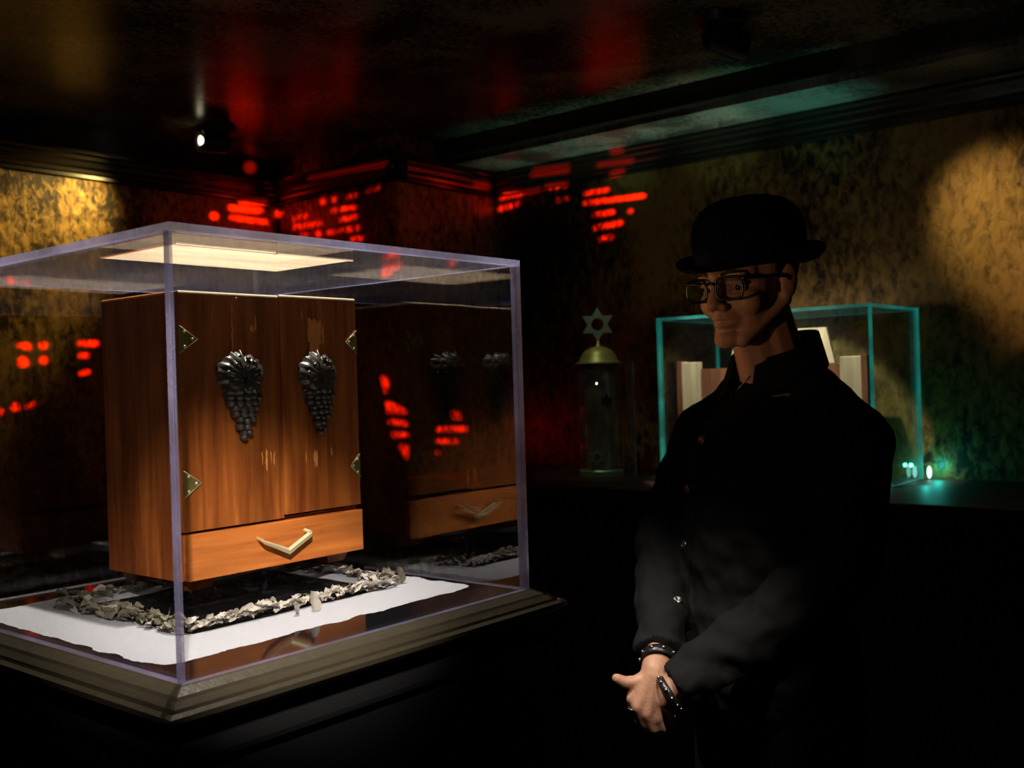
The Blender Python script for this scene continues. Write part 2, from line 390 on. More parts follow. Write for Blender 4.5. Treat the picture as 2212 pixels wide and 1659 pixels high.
cornice('trim_4', (UR, VB, 0), (UR, VS, 0), (-1, 0, 0), 2.305)
struct(MB().box((UB, VL-.03, 2.305), (UC, VL, ZC)).obj('trim_5', M['trim']))
for nm, a, b in (('baseboard_left', (UB, VL-.02, 0), (UC, VL, .14)), ('baseboard_back', (UC-.02, VS-.02, 0), (UC, VL, .14)), ('baseboard_right', (UR-.02, VB, 0), (UR, VS, .14))):
    struct(MB().box(a, b).obj(nm, M['trim']))

# ================================================================== PEDESTAL AND ACRYLIC CASE
U0, U1, V0, V1 = .617, 1.206, .98, 1.63
ZB, ZT, TH = 1.137, 1.630, .0105
ped = thing('display_pedestal', 'black square pedestal with a stepped bronze moulding under the large clear case', 'pedestal', (.9115, 1.305, 0))
MB().box((U0-.01, V0-.01, .12), (U1+.01, V1+.01, ZB-.034)).obj('pedestal_body', M['black'], ped)
MB().bbox((U0-.035, V0-.035, 0), (U1+.035, V1+.035, .12), .01).obj('pedestal_plinth', M['black'], ped)
MB().box((U0+TH+.0005, V0+TH+.0005, ZB-.034), (U1-TH-.0005, V1-TH-.0005, ZB)).obj('gloss_board', M['mirror'], ped)
PF = [(-TH, -.034), (-TH, -.0008), (.001, -.0008), (.0025, .0010), (.0045, -.0005), (.017, -.006), (.0195, -.010), (.022, -.0085), (.0285, -.0145), (.030, -.0195), (.035, -.0165), (.040, -.020), (.041, -.0255), (.036, -.029), (.028, -.034)]
P2 = [(-.01, -.004), (.012, -.004), (.018, -.010), (.024, -.018), (.024, -.024), (.010, -.036), (-.01, -.036)]
def frame4(prof, z, name, m_, par):
    cs = [(U0, V0, -1, -1), (U1, V0, 1, -1), (U1, V1, 1, 1), (U0, V1, -1, 1)]
    for k in range(4):
        a, b = cs[k], cs[(k+1) % 4]; vs = []
        for c in (a, b):
            for (d, h) in prof: vs.append(Vector((c[0]+c[2]*d, c[1]+c[3]*d, z+h)))
        n = len(prof)
        fs = [(i, (i+1) % n, n+(i+1) % n, n+i) for i in range(n)]+[tuple(range(n)), tuple(range(2*n-1, n-1, -1))]
        MB().add(vs, fs).obj(name, m_, par)
frame4(PF, ZB, 'moulding', M['frame'], ped)
frame4(P2, ZB-.055, 'lower_moulding', M['black'], ped)

case = thing('acrylic_case', 'large clear acrylic case with a lid, standing over the wooden cabinet', 'display case', (.9115, 1.305, ZB))
def sheet(name, a, b, thin, m_face, m_edge, par):
    """sheet of acrylic: broad faces clear, cut edges frosted"""
    x0, y0, z0 = a; x1, y1, z1 = b; q = MB()
    vs = [(x0,y0,z0),(x1,y0,z0),(x1,y1,z0),(x0,y1,z0),(x0,y0,z1),(x1,y0,z1),(x1,y1,z1),(x0,y1,z1)]
    fs = {(0,3,2,1): 2, (4,5,6,7): 2, (0,1,5,4): 1, (1,2,6,5): 0, (2,3,7,6): 1, (3,0,4,7): 0}
    for f_, ax in fs.items():
        q.add(vs, [f_], 0 if ax == thin else 1)
    return q.obj(name, [m_face, m_edge], par)
zl = ZT-.0085
g = .0002
sheet('front_panel', (U0, V0, ZB), (U1, V0+TH, zl), 1, M['acr'], M['acredge'], case)
sheet('back_panel', (U0, V1-TH, ZB), (U1, V1, zl), 1, M['acr'], M['acredge'], case)
sheet('side_panel', (U0, V0+TH+g, ZB), (U0+TH, V1-TH-g, zl), 0, M['acr'], M['acredge'], case)
sheet('side_panel', (U1-TH, V0+TH+g, ZB), (U1, V1-TH-g, zl), 0, M['acr'], M['acredge'], case)
sheet('lid', (U0, V0, zl+g), (U1, V1, ZT), 2, M['acrlid'], M['acredge'], case)

# clear riser block under the cabinet
CU0, CU1, CV0, CV1, CZ0, CZ1 = .812, 1.1405, 1.275, 1.478, 1.182, 1.586
ris = MB().bbox((.835, 1.300, ZB+.0003), (1.118, 1.46, 1.1655), .0015).obj('acrylic_riser', M['acr'])
tag(ris, 'low clear acrylic block carrying the wooden cabinet off the black board', 'riser')

# ================================================================== WINE CABINET
cab = thing('wine_cabinet', 'small reddish wooden two-door cabinet with a drawer, grape ornaments and brass hinges', 'cabinet', ((CU0+CU1)/2, (CV0+CV1)/2, 1.166))
t = .011
DZ = 1.247   # top of the drawer
# carcass: sides, top, bottom, back, shelf (doors and drawer close the front)
side_c = MB()
side_c.bbox((CU0, CV0+.013, CZ0), (CU0+t, CV1, CZ1-.0005), .001)
side_c.bbox((CU1-t, CV0+.013, CZ0), (CU1, CV1, CZ1-.0005), .001)
side_c.box((CU0+t, CV0+.014, CZ0), (CU1-t, CV1, CZ0+t)); side_c.box((CU0+t, CV0+.016, DZ-.004), (CU1-t, CV1, DZ+.004))
side_c.box((CU0+t, CV1-.006, CZ0+t), (CU1-t, CV1, CZ1-t))
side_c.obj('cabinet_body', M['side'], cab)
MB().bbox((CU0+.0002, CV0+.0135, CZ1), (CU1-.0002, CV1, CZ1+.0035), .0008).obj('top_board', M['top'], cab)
SEAM = .9865
def door(x0, x1, z0, z1, marks, hinge_side):
    cxx = x0
    d = thing('door', None, None, (0, 0, 0)); bpy.data.objects.remove(d)
    mk = [(a-cab.location.x, b_-cab.location.x, c-cab.location.z, e-cab.location.z) for (a, b_, c, e) in marks]
    m_ = wood('cabinet_wood_door', (.20, .048, .010), (.50, .155, .030), .30, marks=mk)
    q = MB().bbox((x0, CV0, z0), (x1, CV0+.0125, z1), .0012)
    d = q.obj('door', [m_], cab)
    return d
def px_front(x, y):     # a point of the door front
    return on_plane(x, y, 1, CV0)
def rc(x0, y0, x1, y1):
    a, b_ = px_front(x0, y0), px_front(x1, y1); return (a.x, b_.x, b_.z, a.z)
doorL = door(CU0+.0008, SEAM-.0012, 1.252, 1.5885, [rc(500.5, 650, 502.5, 775), rc(565, 975, 568, 1008), rc(574, 972, 579, 1010), rc(583, 976, 588, 1004), rc(591, 976, 595, 1000), rc(550, 684, 554, 715), rc(458, 660, 461, 700), rc(540, 705, 548, 718)], -1)
doorR = door(SEAM+.0008, CU1-.0006, 1.2565, 1.5900, [rc(664, 690, 694, 742), rc(668, 740, 690, 772), rc(660, 650, 662, 690), rc(695, 700, 700, 742), rc(677, 975, 687, 1004), rc(660, 978, 663, 1000), rc(715, 965, 718, 985), rc(651, 670, 653, 690)], 1)
MB().tube([(CU0+.002, CV0+.0022, 1.5872), (SEAM-.002, CV0+.0022, 1.5872)], .0026, 12).obj('door_edge_highlight', M['top'], doorL)  # pale strips added as the bright line of light on the door tops
MB().tube([(SEAM+.001, CV0+.0022, 1.5887), (CU1-.0015, CV0+.0022, 1.5887)], .0026, 12).obj('door_edge_highlight', M['top'], doorR)
MB().tube([(CU0+.0015, CV0+.015, CZ1+.0018), (CU0+.0015, CV1-.001, CZ1+.0018)], .0022, 10).obj('side_edge_highlight', M['drawer'], cab)  # orange strip added as the lit line along the side's top
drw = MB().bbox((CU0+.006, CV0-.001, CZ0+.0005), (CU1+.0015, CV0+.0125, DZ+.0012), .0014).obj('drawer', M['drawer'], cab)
# screw at the top of the left door
MB().ell(px_front(510, 645), (.002, .002, .002), 10, 6).obj('screw', M['silver'], doorL, smooth=True)
# hinges: three-cornered brass plates with screws
def hinge(edge_x, x_tip, zc, par, hh=.019):
    s_ = 1 if x_tip > edge_x else -1
    q = MB(); y0, y1 = CV0-.0016, CV0
    q.prism([(edge_x, zc-hh), (edge_x+s_*.003, zc-hh), (x_tip-s_*.001, zc-.002), (x_tip, zc), (x_tip-s_*.001, zc+.002), (edge_x+s_*.003, zc+hh), (edge_x, zc+hh)], 1, y0, y1)
    o = q.obj('hinge', M['brassdull'], par)
    q = MB()
    for (fx, fz) in ((.72, 0), (.28, .55), (.28, -.55)):
        c = Vector((edge_x+(x_tip-edge_x)*fx, y0, zc+hh*fz)); q.ell(c, (.0024, .0012, .0024), 10, 6)
    for k in (-1, 1):   # raised rolled rim
        q.tube([(edge_x, y0, zc+k*hh), (x_tip, y0, zc)], .0005, 6)
    q.obj('hinge_screw', M['brass'], par, smooth=True)
for (px, py, e, par) in ((425, 733, CU0+.0015, doorL), (434, 1043, CU0+.0015, doorL), (746, 739, CU1-.0008, doorR), (757, 1007, CU1-.0008, doorR)):
    p = px_front(px, py); hinge(e, p.x, p.z, par)
# the V shaped brass pull
def dpx(x, y, off=0): return on_plane(x, y, 1, CV0-.001-off)
hv = CV0-.001-.014
a, b_, c = on_plane(568, 1170, 1, hv), on_plane(627, 1190, 1, hv), on_plane(673, 1158, 1, hv)
c.z = a.z+.0005; b_.x = (a.x+c.x)/2+.002
q = MB(); w_ = .0042; th_ = .0032
def bar(q, p0, p1, w0, w1):
    vs = []
    for p, w in ((p0, w0), (p1, w1)):
        for dy, dz in ((-th_/2, -w), (-th_/2, w*.2), (th_/2, w), (th_/2, -w*.2)): vs.append(p+Vector((0, dy, dz)))
    q.add(vs, [(0,1,2,3), (7,6,5,4), (0,4,5,1), (1,5,6,2), (2,6,7,3), (3,7,4,0)])
bar(q, a, b_, .0028, .0050); bar(q, b_, c, .0050, .0045)
q.tube([Vector((a.x+.001, CV0-.001, a.z+.004)), a+Vector((0, 0, .0012))], .0026, 8)
q.tube([Vector((c.x-.002, CV0-.001, c.z+.004)), c+Vector((-.001, 0, .001))], .0032, 8)
q.obj('handle', M['brass'], drw)
# feet
for (x0, x1, y0, y1) in ((CU0+.012, CU0+.062, CV0+.016, CV0+.058), (CU1-.058, CU1-.012, CV0+.020, CV0+.06), (CU0+.012, CU0+.062, CV1-.05, CV1-.01), (CU1-.06, CU1-.012, CV1-.05, CV1-.01)):
    vs = []
    for z, k in ((1.1657, .006), (CZ0, 0)):
        vs += [(x0+k, y0+k, z), (x1-k, y0+k, z), (x1-k, y1-k, z), (x0+k, y1-k, z)]
    MB().add(vs, [(3,2,1,0), (4,5,6,7), (0,1,5,4), (1,2,6,5), (2,3,7,6), (3,0,4,7)]).obj('foot', M['side'], cab)

# grape ornaments: a ribbed vine leaf over a tapering bunch
def ornament(pxc, ytop, ymid, ytip, par, wpx):
    c = px_front(pxc, ytop); m_ = px_front(pxc, ymid); e = px_front(pxc, ytip)
    wd = (px_front(pxc+wpx/2, ymid)-px_front(pxc-wpx/2, ymid)).length/2
    hh = (c.z-m_.z)
    # leaf, polar grid with lobes, ribs and curled rim
    NA, NR = 72, 12; vs = []; fs = []
    cz = c.z-hh*.42; cx = c.x
    for i in range(NR+1):
        r = i/NR
        for k in range(NA):
            a_ = 2*PI*k/NA   # 0 = right, pi/2 = up
            lob = 1+.07*math.cos(5*(a_-PI/2))+.05*math.cos(19*a_)
            notch = 1-.30*math.exp(-((a_-PI/2+.12)/.22)**2)
            rx, rz = wd*lob*notch, hh*.60*lob*notch
            x = cx+rx*r*math.cos(a_); z = cz+rz*r*math.sin(a_)*(1 if math.sin(a_) > 0 else .80)*(1+.10*math.exp(-((abs(math.cos(a_))-.6)/.3)**2))
            pass
            rib = .0026*math.cos(21*a_+3*r)*r*(1-.3*r)+.0020*math.sin(8*a_+16*r)*r
            dome = .014*(1-r**2.4)+.0055*math.sin(r*PI*.95)+.002
            vs.append((x, CV0-.0004-dome-rib-(.002 if i < NR else 0)*r, z))
    for i in range(NR):
        for k in range(NA):
            k2 = (k+1) % NA; fs.append((i*NA+k, i*NA+k2, (i+1)*NA+k2, (i+1)*NA+k))
    q = MB().add(vs, fs)
    q.tube([(cx-.006, CV0-.012, cz+hh*.62), (cx-.001, CV0-.019, cz+hh*.3), (cx+.001, CV0-.021, cz-.0), (cx+.002, CV0-.018, cz-hh*.5)], [.0012, .0018, .0017, .001], 8)
    for (dx, dz) in ((-.4, .5), (.45, .55), (.15, .72), (-.75, .2), (.7, .1)):      # curled leaf tips
        q.ell((cx+wd*dx, CV0-.016, cz+hh*.6*dz), (.0045, .004, .0028), 10, 6, rot=Matrix.Rotation(dx*1.2, 3, 'Y'))
    q.obj('grape_leaf', M['ornament'], par, smooth=True)
    # grapes in rows
    z = m_.z+hh*.30; n = 0; gs = wd/.030; rows = [(n_, r_*gs) for n_, r_ in [(4, .0062), (5, .0058), (4, .0060), (4, .0056), (3, .0058), (3, .0052), (2, .0054), (2, .0045), (1, .0046)]]
    dz = (z-(e.z+.003))/(len(rows)-1)
    gm = bpy.data.meshes.new('grape')
    bm = bmesh.new(); bmesh.ops.create_icosphere(bm, subdivisions=2, radius=1); bm.to_mesh(gm); bm.free()
    gm.materials.append(M['ornament']); gm.polygons.foreach_set('use_smooth', [True]*len(gm.polygons))
    for ri, (k, r) in enumerate(rows):
        zc = z-dz*ri; cxx = cx+.004*ri/len(rows)
        for j in range(k):
            g_ = bpy.data.objects.new('grape', gm); COL.objects.link(g_); g_.parent = par
            off = (j-(k-1)/2)*r*1.62+(r*.35 if ri % 2 else -r*.35)
            g_.location = Vector((cxx+off, CV0-.0045-.010*(1-ri/len(rows))*(1-abs(off)/.03), zc+random.uniform(-.0016, .0016)))-origin(par)
            g_.scale = (r, r*1.25, r*.92)
ornament(515, 776, 872, 951, doorL, 98)
ornament(681, 776, 872, 938, doorR, 77)

# ================================================================== SALT RING AND DRY LEAVES
def ring(u0, u1, v0, v1, rad, n=24):
    pts = []
    for (cx, cy, a0) in ((u0+rad, v0+rad, PI), (u1-rad, v0+rad, 1.5*PI), (u1-rad, v1-rad, 0), (u0+rad, v1-rad, .5*PI)):
        for k in range(n):
            a_ = a0+PI/2*k/n; pts.append(Vector((cx+rad*math.cos(a_), cy+rad*math.sin(a_), 0)))
    out = []; per = len(pts)
    for i in range(per):
        a_, b2 = pts[i], pts[(i+1) % per]; m2 = max(1, int((b2-a_).length/.004))
        for j in range(m2): out.append(a_.lerp(b2, j/m2))
    return out
outer = ring(.642, 1.182, 1.064, 1.560, .035)
SO = [(.737, 1.165), (1.10, 1.165), (1.10, 1.470), (.737, 1.470)]
NP = len(outer)
NRI = 9; vs = []; fs = []
for i, p in enumerate(outer):
    inn = Vector((min(max(p.x, .752), 1.096), min(max(p.y, 1.172), 1.468), 0))
    inn += Vector((noise.noise(Vector((i*.05, 0, 3)))*.01, noise.noise(Vector((i*.05, 5, 3)))*.01, 0))
    oj = Vector((noise.noise(p*28)*.009+noise.noise(p*160)*.0022, noise.noise(p*28+Vector((7, 7, 7)))*.009+noise.noise(p*170+Vector((3, 3, 3)))*.0022, 0))
    for k in range(NRI):
        t_ = k/(NRI-1); q_ = (p+oj).lerp(inn, t_)
        h = .0032*min(1, 4*t_, 4*(1-t_))+.0006*noise.noise(q_*90)*(0 < k < NRI-1)
        vs.append(Vector((q_.x, q_.y, ZB+.0002+max(h, 0))))
for i in range(NP):
    j = (i+1) % NP
    for k in range(NRI-1): fs.append((i*NRI+k, i*NRI+k+1, j*NRI+k+1, j*NRI+k))
salt = MB().add(vs, fs).obj('salt_ring', M['salt'], smooth=True)
tag(salt, 'broad white ring of salt poured on the black board around the cabinet', 'salt', kind='stuff')

leafm = []
for s_ in range(10):
    q = MB(); vs = []; fs = []; n1, n2 = 9, 5; rr = random.Random(s_*11)
    Lh, Wd = rr.uniform(.020, .034), rr.uniform(.006, .0115); curl = rr.uniform(1.0, 2.6); tw = rr.uniform(-1.3, 1.3); bend = rr.uniform(.15, .5)
    for i in range(n1):
        u_ = i/(n1-1)-.5; w = Wd*(1-(abs(u_)*1.75)**3)*(.8+.4*rr.random())
        for k in range(n2):
            v_ = k/(n2-1)-.5; an = v_*curl+tw*u_
            x = u_*Lh; y = w*math.sin(an)/max(curl, .6)*1.6; z = w*(1-math.cos(an))*.9+bend*Lh*(.25-u_*u_)+noise.noise(Vector((u_*9+s_, v_*5, s_)))*.004
            vs.append(Vector((x, y+noise.noise(Vector((u_*7, v_*6, s_+9)))*.002, z)))
    for i in range(n1-1):
        for k in range(n2-1): fs.append((i*n2+k, i*n2+k+1, (i+1)*n2+k+1, (i+1)*n2+k))
    mz = min(v.z for v in vs); vs = [v-Vector((0, 0, mz)) for v in vs]
    me = bpy.data.meshes.new('dried_leaf'); me.from_pydata([tuple(v) for v in vs], [], fs)
    me.materials.append(M['leaf'] if s_ % 2 else M['leafpale']); me.polygons.foreach_set('use_smooth', [True]*len(me.polygons)); leafm.append(me)
LAB = {'front': ('curled pale dried leaf lying along the front edge of the salt ring', 'dried leaves along the front of the salt ring'),
       'left': ('crumpled grey-green dried leaf in the thick heap along the left side of the salt ring', 'dried leaves on the left side of the salt ring'),
       'back': ('twisted dried leaf lying behind the cabinet on the far side of the ring', 'dried leaves behind the cabinet'),
       'right': ('brown shrivelled dried leaf on the right side of the salt ring', 'dried leaves on the right side of the salt ring')}
def leaf(x, y, z, side, rz, ry=0, rx=0, sc=1.0, me=None):
    pale = {'front': 0, 'left': 1, 'back': 1, 'right': 1}[side]
    idx = random.choice([0, 2, 4, 6, 8]) if (pale == 0 or random.random() < .25) else random.choice([1, 3, 5, 7, 9])  # front run always pale: its strong light is put into the leaf colour
    o = bpy.data.objects.new('dried_leaf', me or leafm[idx]); COL.objects.link(o)
    o.location = (x, y, z); o.rotation_euler = (rx, ry, rz); o.scale = (sc, sc, sc)
    return tag(o, LAB[side][0], 'leaf', LAB[side][1])
R_ = random.Random(5)
def run(side, p0, p1, n, wid, hmax, dirz):
    for i in range(n):
        t_ = (i+.5)/n; x = p0[0]+(p1[0]-p0[0])*t_; y = p0[1]+(p1[1]-p0[1])*t_
        jx, jy = R_.uniform(-wid, wid), R_.uniform(-wid, wid)
        h = R_.uniform(0, hmax)*(1-abs(jx)/wid*.5)
        leaf(x+jx*(abs(math.sin(dirz))), y+jy*abs(math.cos(dirz)), ZB+.0034+h, side, dirz+R_.uniform(-.7, .7), R_.uniform(-.35, .35), R_.uniform(-.6, .6), R_.uniform(.75, 1.25))
run('front', (.757, 1.178), (1.125, 1.178), 74, .009, .011, 0)
run('left', (.752, 1.175), (.745, 1.50), 78, .018, .014, PI/2)
run('back', (.765, 1.495), (1.10, 1.475), 56, .016, .010, 0)
run('right', (1.115, 1.46), (1.128, 1.20), 46, .013, .008, PI/2)
for (x, y, a_, side, s_, lb) in ((677, 1322, 1.45, 'front', 1.0, 'straight pale leaf strip standing upright on the front edge of the salt ring'),
                               (864, 1262, 1.25, 'right', 1.1, 'curved white leaf tip standing up at the right corner of the salt ring'),
                               (640, 1330, .9, 'front', .8, 'short pale leaf stub leaning up beside the tall upright strip'),
                               (560, 1330, .8, 'front', .9, 'pale leaf stub raised over the middle of the front edge of the salt ring'),
                               (232, 1345, .9, 'left', 1.1, 'pointed grey-green leaf standing up out of the heap on the left side of the ring')):
    p = on_plane(x, y, 2, ZB+.003)
    o = leaf(p.x, p.y, ZB+.004+.012*s_*math.sin(a_), side, .4, a_, 0, s_); o['label'] = lb

# ================================================================== COUNTER, GREEN CASE, CHEST, SCROLL CASE
ctr = thing('display_counter', 'long dark wooden counter along the wall behind the man', 'counter', (2.96, 1.2, 0))
ZK = 1.110
MB().bbox((2.64, -.35, ZK-.028), (3.295, 2.72, ZK), .008).obj('counter_top', M['counter'], ctr)
MB().bbox((2.67, -.33, ZK-.060), (3.295, 2.70, ZK-.0285), .006).obj('counter_moulding', M['counter'], ctr)
MB().box((2.72, -.30, .08), (3.27, 2.66, ZK-.0605)).obj('counter_body', M['counter'], ctr)
MB().box((2.76, -.28, 0), (3.27, 2.64, .08)).obj('toe_kick', M['black'], ctr)

gc = thing('green_glass_case', 'green-edged glass case glowing at its edges on the counter behind the man', 'display case', (3.056, 1.42, ZK))
a0, a1, b0, b1, z0, z1, h_ = 2.862, 3.25, 1.075, 1.762, ZK+.001, 1.637, .009
def gsheet(nm, p, q_, ax): return sheet(nm, p, q_, ax, M['glass2'], M['glass2edge'], gc)
gsheet('glass_panel', (a0, b0, z0), (a0+h_, b1, z1-h_), 0); gsheet('glass_panel', (a1-h_, b0, z0), (a1, b1, z1-h_), 0)
gsheet('glass_panel', (a0+h_+g, b0, z0), (a1-h_-g, b0+h_, z1-h_), 1); gsheet('glass_panel', (a0+h_+g, b1-h_, z0), (a1-h_-g, b1, z1-h_), 1)
gsheet('glass_lid', (a0, b0, z1-h_+g), (a1, b1, z1), 2)
for (x, y) in ((a0, b0), (a1, b0), (a0, b1), (a1, b1)):
    MB().box((x-.004, y-.004, z0), (x+.004, y+.004, z1)).obj('corner_seam', M['glass2edge'], gc)
led = MB().ell((a1+.004, b0-.022, ZK+.022), (.007, .007, .019), 16, 12).obj('led_corner_light', plain('green_led', (.5, 1, .9), .4, emis=(.35, 1, .86), es=3), gc)

ch = thing('wooden_chest', 'pale wooden chest with its mirror-lined lid propped open inside the green-edged case', 'chest', (3.08, 1.42, ZK))
c0, c1, d0, d1 = 2.95, 3.20, 1.20, 1.66
zc0 = ZK+.0015
q = MB(); q.box((c0, d0, zc0), (c0+.012, d1, 1.47)); q.box((c1-.012, d0, zc0), (c1, d1, 1.47)); q.box((c0+.012, d0, zc0), (c1-.012, d0+.012, 1.47)); q.box((c0+.012, d1-.012, zc0), (c1-.012, d1, 1.47)); q.box((c0+.012, d0+.012, zc0), (c1-.012, d1-.012, zc0+.012))
q.obj('chest_body', M['chestred'], ch)
for (y0, y1) in ((d0-.075, d0-.002), (d1+.002, d1+.075)):
    p = MB().bbox((c0-.01, y0, zc0), (c0+.012, y1, 1.492), .002).obj('door_panel', M['chestpale'], ch)
    ye = y0 if y0 < d0-.01 and y1 < d0 else y1
    MB().bbox((c0-.012, ye-.010, zc0), (c0+.03, ye+.010, 1.496), .002).obj('door_edge', M['chestred'], ch)
# lid: tapering frame leaning back around a white panel
def lidp(v, h, off=0): return Vector((3.02+h*.10+off, v, 1.475+h))
vo = [(1.245, 0), (1.600, 0), (1.570, .110), (1.275, .110)]; vi = [(1.275, .016), (1.570, .016), (1.550, .078), (1.295, .078)]
vs = [lidp(*p) for p in vo]+[lidp(*p) for p in vi]+[lidp(*p, .014) for p in vo]+[lidp(*p, .014) for p in vi]
fs = []
for k in range(4):
    k2 = (k+1) % 4
    fs += [(k, k2, 4+k2, 4+k), (8+k, 12+k, 12+k2, 8+k2), (k, 8+k, 8+k2, k2), (4+k, 4+k2, 12+k2, 12+k)]
lid = MB().add(vs, fs).obj('chest_lid', M['chestpale'], ch)
MB().add([lidp(*p, .006) for p in vi]+[lidp(*p, .012) for p in vi], [(0,1,2,3), (7,6,5,4), (0,4,5,1), (1,5,6,2), (2,6,7,3), (3,7,4,0)]).obj('lid_lining', M['white'], ch)

sc_ = thing('scroll_case', 'cylindrical scroll case with a gold dome and a six-pointed star finial', 'scroll case', (2.965, 2.07, ZK))
X, Y = 2.965, 2.07
MB().lathe((X, Y, ZK+.001), [(0, 0), (.078, 0), (.078, .02), (.074, .024), (0, .024)], 40).obj('base_ring', M['starm'], sc_, smooth=False)
MB().lathe((X, Y, ZK+.001), [(.053, .0245), (.053, .335), (0, .335)], 36).obj('scroll_cylinder', M['scroll'], sc_, smooth=False)
MB().lathe((X, Y, ZK+.001), [(.074, .0245), (.074, .388), (.072, .388), (.072, .0245), (.074, .0245)], 48).obj('clear_tube', M['cyl'], sc_, smooth=True)
MB().lathe((X, Y, ZK+.389), [(0, 0), (.080, 0), (.081, .004), (.066, .012), (.060, .030), (.048, .046), (.026, .058), (.010, .062), (.006, .072), (.0045, .080), (0, .082)], 40).obj('gold_dome', M['gold'], sc_, smooth=True)
FD = Vector((-FH.x, -FH.y, 0)); RD = RH.copy()
def star(name, c, r, depth, m_, par, hole=.36, flip=1):
    c = Vector(c); pts = []
    for k in range(12):
        a_ = PI/2+k*PI/6; rr_ = r if k % 2 == 0 else r*.577
        pts.append((rr_*math.cos(a_), rr_*math.sin(a_)))
    ins = []
    for k in range(12):
        a_ = PI/2+k*PI/6; ins.append((r*hole*math.cos(a_), r*hole*math.sin(a_)))
    vs = []
    for d_ in (0, depth):
        for p in pts+ins: vs.append(c+RD*p[0]+ZU*p[1]-FD*d_)
    fs = []
    for k in range(12):
        k2 = (k+1) % 12
        fs += [(k, k2, 12+k2, 12+k), (24+k, 36+k, 36+k2, 24+k2), (k, 24+k, 24+k2, k2), (12+k, 12+k2, 36+k2, 36+k)]
    if hole < .05: fs += [tuple(range(12, 24)), tuple(range(35, 47))][:0]
    return MB().add(vs, fs).obj(name, m_, par)
star('star_finial', (X, Y, ZK+.389+.082+.056), .060, .008, M['starm'], sc_)
star('star_emblem', Vector((X, Y, ZK+.262))+FD*.0750+RD*.018, .024, .002, M['black'], sc_, hole=.04)
star('star_emblem', Vector((X, Y, ZK+.072))+FD*.0750-RD*.022, .030, .0015, M['starm'], sc_, hole=.40)
MB().box((-.017, -.0015, -.009), (.017, .0015, .009)).obj('label_plate', M['black'], sc_)
lp = bpy.data.objects['label_plate']; lp.location = FD*.0758-RD*.012+Vector((0, 0, .115)); lp.rotation_euler = (0, 0, math.atan2(RD.y, RD.x))
gp = MB(); p0 = Vector((X, Y, 0))+FD*.0+RD*.078; p1 = p0+RD*.035+FD*.05
vs = []
for z in (ZK+.001, ZK+.392):
    for p in (p0, p1, p1+Vector((.003, .003, 0)), p0+Vector((.003, .003, 0))): vs.append(Vector((p.x, p.y, z)))
gp.add(vs, [(3,2,1,0), (4,5,6,7), (0,1,5,4), (1,2,6,5), (2,3,7,6), (3,0,4,7)])
gp.tube([(p1.x, p1.y, ZK+.002), (p1.x, p1.y, ZK+.392)], .0035, 8, 1)
gp.obj('open_glass_door', [M['cyl'], M['acredge']], sc_)

# ================================================================== CEILING SPOTLIGHTS
def ceiling_lamp(loc, aim, label, ztop):
    o = thing('ceiling_spotlight', label, 'lamp', (loc.x, loc.y, ztop))
    d = (aim-loc).normalized(); dh = Vector((d.x, d.y, d.z*.4)).normalized()
    MB().lathe((loc.x, loc.y, ztop-.0405), [(0, 0), (.035, 0), (.062, .018), (.072, .040), (0, .040)], 32).obj('mounting_cup', M['blackmetal'], o, smooth=False)
    q = MB(); a_, b2 = loc-dh*.045, loc+dh*.065
    q.tube([a_, a_+dh*.01, b2-dh*.002, b2], [.026, .036, .041, .041], 28, cap=False); q.add([v for v in q.v[:28]], [tuple(range(28))])
    q.tube([b2, b2-dh*.012], [.041, .036], 28, cap=False)
    q.obj('lamp_can', M['blackmetal'], o, smooth=False)
    MB().tube([b2-dh*.010, b2-dh*.002], [.013, .018], 28).obj('lamp_lens', M['bulb'], o)
    MB().tube([Vector((loc.x, loc.y, ztop-.03)), loc], .008, 8).obj('swivel_arm', M['blackmetal'], o)
    return o
ceiling_lamp(LAMP_L, LAMP_L+Vector((-1, .13, -.04)), 'black ceiling spotlight with a glowing warm lens near the corner', ZC)
ceiling_lamp(LAMP_R, AIM_R, 'black ceiling spotlight above the man, turned away towards the wall', ZC)

# ================================================================== RED SLOTTED LANTERN (behind the viewer) throwing barred patches
def stroke(x0, y0, x1, y1, t_):
    a_ = math.atan2(y1-y0, x1-x0); r = t_*.44; out = []
    for k in range(5): out.append((x1+r*math.cos(a_-PI/2+PI*k/4), y1+r*math.sin(a_-PI/2+PI*k/4)))
    for k in range(5): out.append((x0+r*math.cos(a_+PI/2+PI*k/4), y0+r*math.sin(a_+PI/2+PI*k/4)))
    return out
def dot(x, y, r): return [(x+r*math.cos(2*PI*k/8), y+r*math.sin(2*PI*k/8)) for k in range(8)]
holesA, holesB = [], []
def wallhit(o, d):
    best = None
    for ax, val, lo, hi in ((1, VL, None, None), (0, UC, None, None), (1, VS, None, None), (0, UR, None, None), (1, VB, None, None), (2, ZC, None, None)):
        if abs(d[ax]) < 1e-9: continue
        s_ = (val-o[ax])/d[ax]
        if s_ <= 1e-6: continue
        p = o+d*s_
        if ax == 0 and val == UC and p.y < VS: continue
        if ax == 1 and val == VS and p.x < UC: continue
        if best is None or s_ < best[0]: best = (s_, p)
    return best[1]
